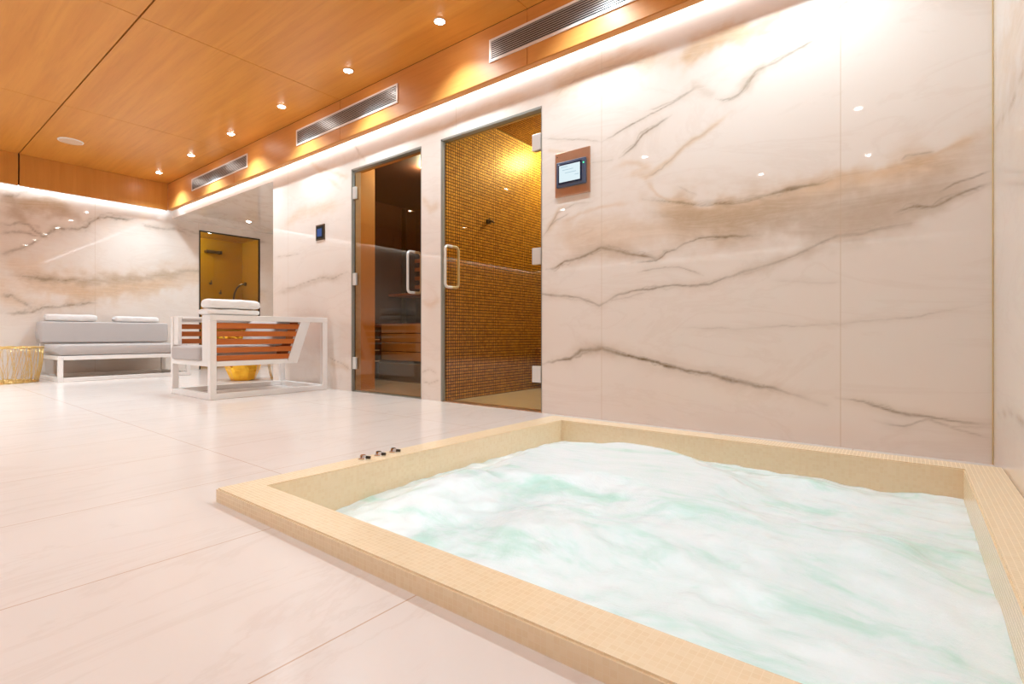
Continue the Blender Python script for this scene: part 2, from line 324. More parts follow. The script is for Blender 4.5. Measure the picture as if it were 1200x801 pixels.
# ---------------------------------------------------------------- marble vein fields (vein courses in metres on each wall)
MAIN_VEINS = [
  (0,0.016,0.9,[(-1.962,0.32),(-1.886,0.332),(-1.706,0.368),(-1.62,0.421),(-1.479,0.438),(-1.363,0.406),(-1.23,0.382),(-1.089,0.351),(-0.957,0.32),(-0.832,0.306),(-0.668,0.277),(-0.537,0.255),(-0.414,0.224),(-0.298,0.184)]),
  (2,0.035,0.5,[(-1.671,0.414),(-1.479,0.44),(-1.348,0.406)]),
  (0,0.006,0.6,[(-1.288,0.408),(-1.117,0.366),(-0.957,0.312),(-0.76,0.304),(-0.602,0.265),(-0.454,0.214)]),
  (0,0.009,0.8,[(-0.261,0.224),(-0.153,0.216),(-0.051,0.183),(0.045,0.172),(0.136,0.157),(0.271,0.153)]),
  (0,0.005,0.5,[(-0.119,0.131),(-0.019,0.121),(0.06,0.159),(0.136,0.134),(0.271,0.097)]),
  (0,0.012,0.8,[(-1.886,0.948),(-1.819,0.949),(-1.738,0.984),(-1.628,1.001),(-1.552,1.027),(-1.475,1.055),(-1.393,1.031),(-1.31,1.003),(-1.217,0.982),(-1.127,0.961),(-1.096,0.97)]),
  (0,0.008,0.7,[(-1.283,0.944),(-1.204,0.944),(-1.127,0.949),(-1.096,0.964),(-1.077,0.986),(-1.016,0.998),(-0.969,1.028),(-0.888,1.042),(-0.745,1.031),(-0.592,1.018)]),
  (2,0.05,0.35,[(-1.738,0.984),(-1.597,1.018),(-1.475,1.046),(-1.31,1.01),(-1.127,0.967)]),
  (0,0.006,0.6,[(-1.243,0.885),(-1.178,0.898),(-1.077,0.902),(-1.004,0.89),(-0.934,0.862),(-0.866,0.837)]),
  (0,0.01,0.75,[(-2.061,0.823),(-1.886,0.79),(-1.754,0.772),(-1.628,0.746),(-1.537,0.716),(-1.493,0.699),(-1.449,0.713),(-1.365,0.76),(-1.256,0.778),(-1.127,0.791),(-1.028,0.792),(-0.922,0.783),(-0.832,0.794),(-0.745,0.825),(-0.672,0.842),(-0.592,0.854),(-0.553,0.857)]),
  (0,0.004,0.5,[(-1.786,0.767),(-1.69,0.738),(-1.567,0.728),(-1.5,0.704),(-1.421,0.724),(-1.283,0.744),(-1.152,0.777)]),
  (0,0.008,0.6,[(-0.808,0.799),(-0.714,0.827),(-0.558,0.863),(-0.434,0.898),(-0.336,0.947),(-0.261,0.976),(-0.119,0.99),(0.013,0.994)]),
  (2,0.04,0.35,[(-0.714,0.827),(-0.558,0.863),(-0.434,0.898),(-0.298,0.958)]),
  (1,0.1,0.75,[(-1.173,1.286),(-0.957,1.187),(-0.714,1.151),(-0.58,1.167),(-0.454,1.181),(-0.317,1.214),(-0.188,1.223),(-0.051,1.218),(0.045,1.234),(0.121,1.242),(0.194,1.277),(0.271,1.316)]),
  (2,0.14,0.9,[(-1.145,1.201),(-0.957,1.161),(-0.714,1.114),(-0.537,1.113),(-0.374,1.09),(-0.224,1.101),(-0.085,1.1),(0.045,1.13),(0.136,1.163),(0.271,1.203)]),
  (2,0.06,0.55,[(-0.558,1.046),(-0.414,1.016),(-0.224,1.008),(-0.051,1.043),(0.106,1.084),(0.271,1.143)]),
  (0,0.007,0.75,[(-1.215,1.306),(-1.062,1.268),(-0.881,1.221),(-0.714,1.204),(-0.58,1.209),(-0.454,1.227),(-0.374,1.236),(-0.298,1.255)]),
  (0,0.012,0.65,[(-0.755,1.206),(-0.647,1.217),(-0.544,1.214),(-0.458,1.233),(-0.352,1.234),(-0.285,1.242)]),
  (1,0.035,1,[(-0.458,1.22),(-0.341,1.226),(-0.242,1.24),(-0.137,1.233),(-0.057,1.242),(0.02,1.256),(0.075,1.263),(0.129,1.257)]),
  (1,0.03,0.7,[(-0.307,1.285),(-0.209,1.24),(-0.096,1.237),(-0.018,1.246),(0.093,1.276),(0.181,1.309),(0.264,1.339)]),
  (0,0.005,0.55,[(-0.023,1.277),(-0.009,1.296),(0.038,1.298),(0.093,1.288)]),
  (0,0.01,0.7,[(-0.047,1.051),(0.02,1.071),(0.093,1.06),(0.155,1.091),(0.214,1.115),(0.268,1.133)]),
  (0,0.006,0.6,[(0.111,1.121),(0.155,1.148),(0.214,1.165),(0.268,1.181)]),
  (0,0.007,0.5,[(-1.127,1.294),(-1.028,1.26),(-0.911,1.234),(-0.799,1.218),(-0.714,1.215),(-0.632,1.213),(-0.553,1.221)]),
  (1,0.05,0.5,[(-1.152,1.286),(-1.028,1.225),(-0.911,1.195),(-0.799,1.184),(-0.693,1.179),(-0.553,1.189)]),
  (1,0.16,0.55,[(-1.886,1.152),(-1.722,1.146),(-1.475,1.13),(-1.283,1.12),(-1.127,1.113),(-0.969,1.128),(-0.799,1.094),(-0.592,1.099)]),
  (2,0.03,0.45,[(-1.152,1.213),(-1.028,1.177),(-0.911,1.143),(-0.778,1.114),(-0.592,1.088)]),
  (0,0.006,0.65,[(-1.474,1.7),(-1.385,1.725),(-1.262,1.757),(-1.156,1.791),(-1.012,1.816),(-0.917,1.852),(-0.866,1.857)]),
  (0,0.009,0.75,[(-1.36,1.576),(-1.31,1.605),(-1.262,1.628),(-1.214,1.684),(-1.145,1.706),(-1.044,1.745)]),
  (1,0.02,0.6,[(-1.274,1.462),(-1.191,1.43),(-1.122,1.455),(-1.055,1.49),(-0.969,1.556),(-0.886,1.594),(-0.816,1.633),(-0.729,1.676)]),
  (0,0.004,0.45,[(-1.191,1.424),(-1.1,1.456),(-1.044,1.493),(-0.969,1.561),(-0.886,1.599),(-0.806,1.636)]),
  (0,0.005,0.5,[(-1.906,1.82),(-1.779,1.781),(-1.678,1.762),(-1.567,1.731),(-1.474,1.703)]),
  (1,0.015,0.5,[(-1.883,1.739),(-1.793,1.71),(-1.721,1.678)]),
  (1,0.02,0.5,[(-1.191,1.418),(-1.156,1.357),(-1.122,1.313),(-1.055,1.275),(-0.866,1.228)]),
  (0,0.004,0.4,[(-1.012,1.348),(-0.948,1.305),(-0.886,1.278)]),
  (1,0.03,0.5,[(-1.385,1.53),(-1.31,1.543),(-1.238,1.522),(-1.191,1.479),(-1.262,1.471),(-1.31,1.469)]),
  (0,0.004,0.4,[(-1.554,1.588),(-1.461,1.578),(-1.385,1.576)]),
  (1,0.1,0.7,[(-1.899,2.104),(-1.808,2.115),(-1.706,2.146),(-1.594,2.16),(-1.474,2.157),(-1.36,2.154),(-1.25,2.14),(-1.122,2.087),(-1.044,2.045)]),
  (0,0.003,0.4,[(-1.853,2.028),(-1.764,2.102),(-1.664,2.133),(-1.527,2.139),(-1.41,2.142),(-1.262,2.116),(-1.145,2.072)]),
  (1,0.07,1,[(-1.027,2.033),(-0.963,2.044),(-0.917,2.075),(-0.856,2.084),(-0.797,2.101),(-0.725,2.101),(-0.656,2.094),(-0.602,2.096)]),
  (1,0.05,0.9,[(-0.971,1.983),(-0.924,2.023),(-0.856,2.054),(-0.768,2.068),(-0.683,2.068),(-0.602,2.052),(-0.524,2.031)]),
  (1,0.05,0.9,[(-0.755,2.07),(-0.674,2.055),(-0.582,2.078),(-0.494,2.086),(-0.464,2.101)]),
  (1,0.02,0.7,[(-0.621,2.036),(-0.519,2.027),(-0.458,2.031),(-0.387,2.005)]),
  (0,0.009,0.8,[(-0.804,1.775),(-0.768,1.753),(-0.725,1.745),(-0.697,1.755),(-0.67,1.777),(-0.642,1.812),(-0.615,1.84),(-0.589,1.853)]),
  (0,0.01,0.7,[(-0.714,1.753),(-0.674,1.77),(-0.647,1.819),(-0.608,1.856),(-0.519,1.869),(-0.434,1.895),(-0.364,1.917),(-0.319,1.933)]),
  (0,0.007,0.55,[(-0.319,1.966),(-0.296,1.99),(-0.263,2.016),(-0.231,2.042),(-0.199,2.055)]),
  (2,0.06,0.5,[(-0.683,1.766),(-0.642,1.812),(-0.602,1.85),(-0.549,1.862)]),
  (2,0.04,0.4,[(-0.948,1.867),(-0.901,1.868),(-0.856,1.824),(-0.797,1.792)]),
  (0,0.005,0.5,[(-1.194,1.816),(-1.109,1.817),(-1.027,1.819),(-0.948,1.843),(-0.894,1.866)]),
  (0,0.004,0.35,[(-1.009,0.562),(-0.714,0.55),(-0.454,0.557),(-0.224,0.572),(-0.085,0.587),(0.045,0.599),(0.165,0.629),(0.271,0.65)]),
  (0,0.003,0.3,[(-0.537,0.791),(-0.374,0.765),(-0.224,0.756)]),
  (0,0.006,0.6,[(-1.924,1.157),(-1.849,1.241),(-1.795,1.31),(-1.671,1.351),(-1.537,1.344)]),
  (0,0.006,0.5,[(-1.886,1.215),(-1.813,1.26),(-1.706,1.297)]),
  (1,0.03,0.5,[(-1.886,1.187),(-1.836,1.258),(-1.786,1.334),(-1.722,1.351)]),
  (1,0.02,0.4,[(-1.786,1.237),(-1.628,1.283),(-1.493,1.309),(-1.283,1.289)]),
  (0,0.006,0.55,[(-5.308,1.015),(-5.047,1.009),(-4.801,1.056),(-4.568,1.083),(-4.348,1.06),(-4.099,1.106)]),
  (2,0.05,0.4,[(-5.454,0.958),(-4.963,1.005),(-4.568,1.058),(-4.099,1.074)]),
  (0,0.005,0.5,[(-5.454,1.368),(-5.219,1.364),(-4.93,1.354)]),
  (1,0.08,0.45,[(-5.308,1.656),(-4.963,1.771),(-4.568,1.755),(-4.208,1.741)]),
  (0,0.006,0.55,[(-4.006,2.257),(-3.941,2.18),(-3.815,2.068)]),
  (1,0.03,0.5,[(-4.613,2.176),(-4.42,2.104),(-4.139,1.993),(-4.059,1.985)]),
  (1,0.03,0.4,[(-4.801,2.309),(-4.568,2.133),(-4.208,1.885)]),
  (0,0.006,0.5,[(-4.42,0.306),(-4.235,0.262),(-4.059,0.189)]),
  (1,0.05,0.4,[(-4.42,0.248),(-4.059,0.205)]),
  (0,0.005,0.5,[(-3.097,0.148),(-3.007,0.133),(-2.881,0.167)]),
  (1,0.03,0.4,[(-3.097,0.795),(-2.988,0.75),(-2.881,0.8)]),
  (1,0.04,0.5,[(-3.097,1.636),(-2.988,1.516),(-2.881,1.533)]),
  (0,0.004,0.5,[(-3.097,0.217),(-2.997,0.249),(-2.92,0.212)]),
  (1,0.05,0.5,[(-3.242,2.152),(-2.844,2.136),(-2.489,2.16),(-2.172,2.146),(-1.914,2.146)]),
]
FAR_VEINS = [
  (2,0.12,1,[(1.018,2.158),(1.089,2.139),(1.15,2.067),(1.162,1.968),(1.212,1.892),(1.249,1.847)]),
  (0,0.03,0.6,[(1.018,2.166),(1.113,2.17),(1.175,2.217),(1.3,2.262)]),
  (2,0.12,0.8,[(1.138,2.116),(1.262,2.099),(1.39,2.107),(1.55,2.103),(1.716,2.09)]),
  (1,0.1,0.8,[(1.138,2.09),(1.287,2.112),(1.456,2.111),(1.66,2.134)]),
  (0,0.02,0.6,[(1.018,1.799),(1.089,1.806),(1.175,1.86),(1.262,1.849),(1.326,1.79),(1.39,1.74),(1.456,1.776),(1.503,1.872)]),
  (0,0.02,0.6,[(1.018,1.716),(1.113,1.748),(1.237,1.759),(1.338,1.723),(1.429,1.737),(1.429,1.684)]),
  (2,0.05,0.5,[(1.39,1.906),(1.429,1.965),(1.523,2.009),(1.632,2.02),(1.744,2.023),(1.758,1.988),(1.688,1.912)]),
  (0,0.02,0.85,[(1.39,1.748),(1.469,1.778),(1.523,1.849),(1.632,1.872),(1.744,1.891),(1.816,1.925),(1.86,1.997),(1.948,2.06),(2.039,2.085),(2.178,2.086),(2.355,2.104)]),
  (0,0.015,0.6,[(2.421,2.027),(2.522,2.034),(2.66,2.036)]),
  (0,0.02,0.55,[(1.018,1.44),(1.077,1.481),(1.162,1.543),(1.287,1.611),(1.39,1.678)]),
  (1,0.25,0.6,[(1.018,1.198),(1.181,1.175),(1.469,1.12),(1.844,1.127),(2.256,1.179),(2.711,1.305),(3.084,1.384)]),
  (2,0.08,0.8,[(1.098,1.232),(1.293,1.223),(1.529,1.204),(1.779,1.213),(2.045,1.248),(2.402,1.309),(2.873,1.412),(3.084,1.465)]),
  (0,0.02,0.6,[(1.125,1.235),(1.351,1.217),(1.59,1.205),(1.91,1.237)]),
  (1,0.1,0.8,[(1.351,1.091),(1.652,1.052),(1.977,1.094),(2.402,1.203),(2.873,1.258)]),
  (0,0.02,0.7,[(1.018,0.974),(1.098,0.997),(1.181,0.926),(1.293,0.862)]),
  (0,0.02,0.7,[(1.018,0.775),(1.125,0.771),(1.265,0.787),(1.38,0.858),(1.715,0.913),(1.977,0.959)]),
  (1,0.12,0.5,[(1.018,1.217),(1.018,0.992),(1.125,0.923),(1.265,0.853)]),
  (1,0.2,0.5,[(1.018,1.44),(1.162,1.356),(1.469,1.177),(1.889,0.989)]),
  (0,0.02,0.6,[(2.799,2.127),(2.931,2.075),(3.125,2.043),(3.985,2.053),(4.224,2.045)]),
  (1,0.2,0.6,[(2.821,1.388),(3.125,1.377),(4.054,1.179),(4.224,1.147)]),
  (0,0.025,0.6,[(2.799,1.447),(3.125,1.467),(4.054,1.249),(4.224,1.218)]),
  (0,0.02,0.5,[(2.402,2.032),(2.632,2.039),(2.873,2.042),(3.127,1.977)]),
]
def vnoise(x, y, seed):
    xi = np.floor(x).astype(np.int64); yi = np.floor(y).astype(np.int64); xf = x-xi; yf = y-yi
    u = xf*xf*(3-2*xf); v = yf*yf*(3-2*yf)
    def h(a, b):
        n = (a*374761393 + b*668265263 + seed*974634777) & 0xffffffff
        n = ((n ^ (n >> 13))*1274126177) & 0xffffffff
        return ((n ^ (n >> 16)) & 0xffff)/65535.0*2-1
    return (h(xi, yi)*(1-u)+h(xi+1, yi)*u)*(1-v)+(h(xi, yi+1)*(1-u)+h(xi+1, yi+1)*u)*v
def fbm(x, y, sc, seed, oct=4):
    r = np.zeros_like(x); a = 1.0; t = 0
    for k in range(oct):
        r += a*vnoise(x*sc*2**k, y*sc*2**k, seed+k); t += a; a *= .55
    return r/t
def vein_field(U, Z, veins, scale=1.0):
    out = np.zeros((3,)+U.shape)
    wu = U+scale*(.010*fbm(U, Z, 6, 11)+.004*fbm(U, Z, 25, 12)); wz = Z+scale*(.012*fbm(U, Z, 6, 21)+.005*fbm(U, Z, 25, 22))
    wide = np.clip(1+.9*fbm(U, Z, 9, 31), .3, 2); bright = np.clip(.8+.7*fbm(U, Z, 5, 41), .15, 1.2)
    allv = [(v, wu, wz) for v in veins]
    wu2 = U+scale*.028*fbm(U, Z, 8, 51); wz2 = Z+scale*.028*fbm(U, Z, 8, 61); wu3 = U+scale*.03*fbm(U, Z, 14, 71); wz3 = Z+scale*.03*fbm(U, Z, 14, 81)
    for v in veins:
        if v[0] == 0 and v[1] >= .007*scale**.6:
            allv += [((0, v[1]*.5, v[2]*.6, v[3]), wu2, wz2), ((0, v[1]*.4, v[2]*.45, v[3]), wu3, wz3)]
    for (ch, w, s, pts), wu, wz in allv:
        P = np.array(pts); lo = P.min(0)-w*3-.05; hi = P.max(0)+w*3+.05
        m = (wu > lo[0]) & (wu < hi[0]) & (wz > lo[1]) & (wz < hi[1])
        if not m.any(): continue
        x = wu[m]; z = wz[m]; d = np.full(x.shape, 9.0); tt = np.zeros(x.shape)
        seg = np.hypot(*(P[1:]-P[:-1]).T); L = seg.sum(); cum = np.concatenate([[0], np.cumsum(seg)])
        for i in range(len(P)-1):
            a = P[i]; b = P[i+1]-P[i]; q = max(b@b, 1e-9)
            k = np.clip(((x-a[0])*b[0]+(z-a[1])*b[1])/q, 0, 1)
            dd = np.hypot(x-a[0]-k*b[0], z-a[1]-k*b[1]); nb = dd < d
            d = np.where(nb, dd, d); tt = np.where(nb, (cum[i]+k*seg[i])/L, tt)
        ww = w*wide[m]*(.55 if ch == 0 else .6); k0 = 1
        if ch == 0:
            wm = .0036*scale; k0 = np.clip(ww/wm, .45, 1); ww = np.maximum(ww, wm)
        taper = np.clip(np.minimum(tt, 1-tt)*7, .25, 1)
        val = s*np.exp(-(d/ww)**2*(1.0 if ch == 0 else .8))*taper*(bright[m] if ch == 0 else 1)
        if ch == 0: out[2][m] = np.maximum(out[2][m], .35*s*np.exp(-(d/(ww*4+.006))**2)*taper)
        out[ch][m] = np.maximum(out[ch][m], val*k0) if ch == 0 else out[ch][m]+val*(1-out[ch][m])
    return np.clip(out, 0, 1)
def marble_wall(name, patches, plane, veins, mat, scale=1.0, back=.0, shift=None, kind='structure', parent=None):
    """patches: (u0,u1,z0,z1,step). plane: function (u,z)->xyz arrays. One mesh, vein strengths in an attribute."""
    V = []; F = []; COL = []; off = 0
    for u0, u1, z0, z1, st in patches:
        nu = max(1, int(round((u1-u0)/st))); nz = max(1, int(round((z1-z0)/st)))
        U, Z = np.meshgrid(np.linspace(u0, u1, nu+1), np.linspace(z0, z1, nz+1), indexing='ij')
        V.append(np.stack(plane(U.ravel(), Z.ravel()), 1))
        f = vein_field(U, Z, veins, scale)
        COL.append(np.concatenate([f.reshape(3, -1).T, np.ones((U.size, 1))], 1))
        i = np.arange(nu)[:, None]*(nz+1)+np.arange(nz)[None]
        i = i.ravel()+off; F.append(np.stack([i, i+1, i+nz+2, i+nz+1], 1)); off += U.size
    V = np.concatenate(V); F = np.concatenate(F); COL = np.concatenate(COL)
    me = bpy.data.meshes.new(name); me.from_pydata(V.tolist(), [], F.tolist()); me.update()
    at = me.color_attributes.new('veins', 'FLOAT_COLOR', 'POINT'); at.data.foreach_set('color', COL.astype(np.float32).ravel())
    me.materials.append(MAT[mat])
    o = bpy.data.objects.new(name, me); C.objects.link(o)
    if kind: o['kind'] = kind
    return o

# ================================================================ SETTING
# floor (with the hot tub's opening), shared tiles run into the sauna and steam room
fl = MB()
for x0, x1, y0, y1 in ((-9.1, PX0+.01, YB, 4.8), (PX0+.01, XR+.12, YB, PY0+.01), (PX0+.01, XR+.12, PY1-.01, 4.8)):
    fl.box(x0, x1, y0, y1, -.12, 0)
fl.done('floor', 'floor', kind='structure')

mainp = lambda u, z: (u, np.full_like(u, W), z)
def band(u0, u1, st): return [(u0, u1, 0, 2.62, st)]
marble_wall('wall_back', [(AX1, SX0, 0, 2.62, .011), (SX0, SX1, DOOR_Z, 2.62, .014), (SX1, TX0, 0, 2.62, .010),
    (TX0, TX1, DOOR_Z, 2.62, .012), (TX1, XR, 0, 2.62, .0056), (XF, AX1, AZ, 2.62, .02)], mainp, MAIN_VEINS, 'marble_main')
core = MB()
Yc0, Yc1 = W+.001, W+.10
for x0, x1, z0, z1 in ((AX1, SX0, 0, 2.62), (SX0, SX1, DOOR_Z, 2.62), (SX1, TX0, 0, 2.62), (TX0, TX1, DOOR_Z, 2.62), (TX1, XR+.1, 0, 2.62), (XF-.1, AX1, AZ, 2.62)):
    core.box(x0, x1, Yc0, Yc1, z0, z1)
core.box(AX1, AX1+.06, Yc1, AY1, 0, 2.3)                 # alcove's side wall
core.box(XF-.1, AX1+.1, AY1, AY1+.08, 0, 2.3)            # alcove's end wall
core.box(XF, AX1, Yc1, AY1, AZ, AZ+.08)                  # alcove's marble ceiling
core.done('wall_alcove', 'marble', kind='structure')
farp = lambda u, z: (np.full_like(u, XF), u, z)
marble_wall('wall_left', [(-1.2, NY0, 0, 2.5, .018), (YB, -1.2, 0, 2.5, .12), (NY0, NY1, NZ, 2.5, .03), (NY1, AY1, 0, 2.5, .03)], farp, FAR_VEINS, 'marble_far', scale=3.0)
lb = MB()
for y0, y1, z0, z1 in ((YB, NY0-.3, 0, 2.62), (NY0-.3, NY0, 0, 2.62), (NY0, NY1, NZ, 2.62), (NY1, AY1, 0, 2.62)):
    lb.box(XF-.06, XF-.001, y0, y1, z0, z1)
lb.done('wall_left_core', 'marble', kind='structure')
rightp = lambda u, z: (np.full_like(u, XR), u, z)
RV = [(1, .2, .6, [(2.8, 1.55), (2.2, 1.5), (1.6, 1.62), (.8, 1.5)]), (2, .12, .6, [(2.8, 1.35), (2.2, 1.3), (1.5, 1.4), (.6, 1.2)]), (0, .012, .5, [(2.8, 1.33), (2.3, 1.28), (1.7, 1.36), (1.0, 1.2)]), (0, .01, .5, [(2.8, .2), (2.3, .27), (1.8, .22), (1.2, .4)])]
marble_wall('wall_right', [(.4, W, 0, 2.62, .02), (YB, .4, 0, 2.62, .15)], rightp, RV, 'marble_right')
MB().box(XR+.001, XR+.1, YB, W+.1, 0, 2.7).done('wall_right_core', 'marble', kind='structure')
backp = lambda u, z: (u, np.full_like(u, YB), z)
marble_wall('wall_front', [(XF, XR, 0, 2.5, .05)], backp, [(c_, w_*2, s_, [(-5.2-a*1.6, b) for a, b in P]) for c_, w_, s_, P in MAIN_VEINS[:30]], 'marble', scale=2)
MB().box(XF-.1, XR+.1, YB-.1, YB-.001, 0, 2.7).done('wall_front_core', 'marble', kind='structure')
MB().box(XR-.004, XR-.0005, W-.004, W-.0005, .0, 2.3).done('trim_1', 'trim_gold', kind='structure')

# ceiling: veneered panels with open joints over a dark backing
ce = MB()
xs = [XFF-.02, -6.14, -4.04, -1.95, XR]
ys = [YB+.2, -3.2, -1.02, 1.15, YF+.001]
for i in range(4):
    for j in range(4):
        gx = .0025; g0 = .005 if j else 0; g1 = .005 if j < 3 else 0
        ce.box(xs[i]+(gx if i else 0), xs[i+1]-(gx if i < 3 else 0), ys[j]+g0, ys[j+1]-g1, ZC, ZC+.018)
ce.done('ceiling', 'ceil', kind='structure')
MB().box(XF-.1, XR+.1, YB-.1, W+.1, ZC+.019, ZC+.06).done('ceiling_backing', 'shadow_gap', kind='structure')
# fascias that hide the light coves
def fascia_x(name, y, d, mat):       # d: direction towards the wall
    m = MB(); e = [XFF-.0, -6.14, -4.04, -1.95, XR]
    for a, b in zip(e, e[1:]):
        m.box(a+.0025, b-.0025, min(y, y+d*FT), max(y, y+d*FT), ZB+.004, ZC-.004)
    m.box(XFF, XR, min(y+d*.004, y+d*FT), max(y+d*.004, y+d*FT), ZB, ZB+.003)
    return m.done(name, mat, kind='structure')
fascia_x('trim_2', YF, 1, 'band_main')
m = MB()
for a, b in ((YB+.2, -3.2), (-3.2, -1.02), (-1.02, 1.15), (1.15, YF)):
    m.box(XFF-FT, XFF, a+(.007 if a > YB+.3 else 0), b-(.007 if b < 2 else 0), ZB, ZC-.002)
m.done('trim_3', 'band_far', kind='structure')
MB().box(XFF-.05, XFF-.045, YB+.2, YF, ZB+.01, ZC).done('trim_4', 'shadow_gap', kind='structure')
fascia_x('trim_5', YB+.2, -1, 'band_main')
MB().box(XFF, XR, YF+.03, YF+.034, ZB+.01, ZC).done('trim_6', 'shadow_gap', kind='structure')

# cove light strips
def strip(name, label, box, aloc, arot, length, width):
    s = thing(name, label, 'light strip', ((box[0]+box[1])/2, (box[2]+box[3])/2, box[4]))
    MB().box(*box).done('profile', 'vent', s)
    area('cove_light', aloc, arot, length, width, LED_W*max(length, width), s)
yc = YF+FT
strip('led_strip', 'white light strip hidden in the cove above the marble wall with the glass doors', (XFF, XR-.02, yc, yc+.012, ZB+.10, ZB+.13),
      ((XFF+XR)/2, yc+.018, ZB+.05), (math.radians(80), 0, 0), XR-XFF-.1, .02)
xc = XFF-FT
strip('led_strip', 'white light strip hidden in the cove above the wall behind the sofa', (xc-.012, xc, YB+.1, YF, ZB+.06, ZB+.09),
      (xc-.085, (YB+2.7)/2, ZB+.045), (0, math.radians(75), 0), .02, 2.7-YB)
yb2 = YB+.2-FT
strip('led_strip', 'white light strip in the cove of the wall behind the viewer', (XFF, XR-.02, yb2-.012, yb2, ZB+.06, ZB+.09),
      ((XFF+XR)/2, yb2-.085, ZB+.045), (math.radians(-75), 0, 0), XR-XFF-.1, .02)

# ---------------------------------------------------------------- recessed spotlights
def downlight(x, y, label, group, watts=None, z=ZC, r=.034, angle=125, kind='downlight', point=False):
    t = thing(kind, label, 'ceiling light', (x, y, z), group)
    m = MB(); m.lathe([(r+.007, 0), (r+.006, -.004), (r, -.005), (r-.003, -.001)], (x, y, z), 28, close_bottom=False)
    m.done('trim_ring', 'satin', t, smooth=True)
    MB().lathe([(r-.003, -.001), (r-.006, -.006), (r*.55, -.010), (.003, -.012)], (x, y, z), 24, False, True).done('lens', 'lens', t, smooth='all')
    L = bpy.data.lights.new('lamp_light', 'POINT' if point else 'SPOT'); L.energy = SPOT_W if watts is None else watts; L.color = LAMP_COL
    if not point: L.spot_size = math.radians(angle); L.spot_blend = .9
    L.shadow_soft_size = .022
    o = bpy.data.objects.new('lamp_light', L); C.objects.link(o); o.location = (x, y, z-.03); o.parent = t; o.matrix_parent_inverse = Matrix.Translation(-t.location)
    return t
words = ['nearest the far corner', 'second from the far corner', 'third from the far corner', 'fourth from the far corner',
         'fifth from the far corner', 'largest and highest in view', 'above the control panel, beyond the frame', 'above the tub by the right wall, beyond the frame']
for i in range(8):
    downlight(-7.72+1.045*i, 2.41, 'round spotlight in the wooden ceiling, '+words[i], 'spotlights in the row along the marble wall', SPOT_W*(2.0, 2.0, 1.8, 1.5, 1.4, 1.35, 1.35, 1.9)[i])
for i, x in enumerate((-6.7, -4.6, -2.47, -.365)):
    downlight(x, -.16, 'round spotlight of the middle ceiling row, '+['farthest', 'second farthest', 'third farthest', 'by the right wall'][i], 'spotlights in the middle row', SPOT_W*(6, 4.2, 1.7, 1.5)[i])
for i, x in enumerate((-6.9, -4.6, -1.53, -.37)):
    downlight(x, -1.72, 'round spotlight of the rear ceiling row, '+['farthest', 'second farthest', 'third farthest', 'by the right wall'][i]+', behind the viewer', 'spotlights in the rear row', SPOT_W*(5, 3.6, 1.1, 1.1)[i])
downlight(-7.73, 3.56, 'small round spotlight in the marble ceiling of the alcove', 'alcove lights', 16, z=AZ)

# ceiling speaker
t = thing('ceiling_speaker', 'flat round pale speaker grille in the wooden ceiling near the far corner', 'speaker', (-7.22, 1.423, ZC))
MB().lathe([(.112, 0), (.110, -.006), (.100, -.008)], (-7.22, 1.423, ZC), 40, False).done('rim', 'white', t, smooth=True)
MB().lathe([(.101, -.0075), (.06, -.010), (.002, -.011)], (-7.22, 1.423, ZC), 40, False, True).done('grille', 'speaker', t, smooth=True)

# ---------------------------------------------------------------- air vents in the fascia
def vent(x0, x1, label):
    z0, z1 = 2.385, 2.54; y = YF
    t = thing('air_vent', label, 'vent', ((x0+x1)/2, y, z0), 'slotted vents in the wooden fascia')
    m = MB(); f = .014
    m.box(x0, x1, y-.008, y-.0005, z1-f, z1); m.box(x0, x1, y-.008, y-.0005, z0, z0+f)
    m.box(x0, x0+f, y-.008, y-.0005, z0+f, z1-f); m.box(x1-f, x1, y-.008, y-.0005, z0+f, z1-f)
    m.done('frame', 'vent_frame', t)
    s = MB(); n = 9; h = (z1-z0-2*f)/n
    for k in range(n):
        a = z0+f+h*k
        s.hexa([(x0+f, y-.007, a+h*.0), (x1-f, y-.007, a+h*.0), (x1-f, y-.0015, a+h*.18), (x0+f, y-.0015, a+h*.18),
                (x0+f, y-.007, a+h*.42), (x1-f, y-.007, a+h*.42), (x1-f, y-.0015, a+h*.60), (x0+f, y-.0015, a+h*.60)])
    s.done('louvres', 'vent', t)
    MB().box(x0+f, x1-f, y-.0012, y-.0004, z0+f, z1-f).done('backing', 'black', t)
vent(-2.268, -.74, 'long white-framed slotted air vent, nearest and largest, cut by the top edge')
vent(-4.775, -3.235, 'white-framed slotted air vent above the sauna door, middle one of three')
vent(-7.35, -5.81, 'white-framed slotted air vent nearest the far corner, smallest in view')

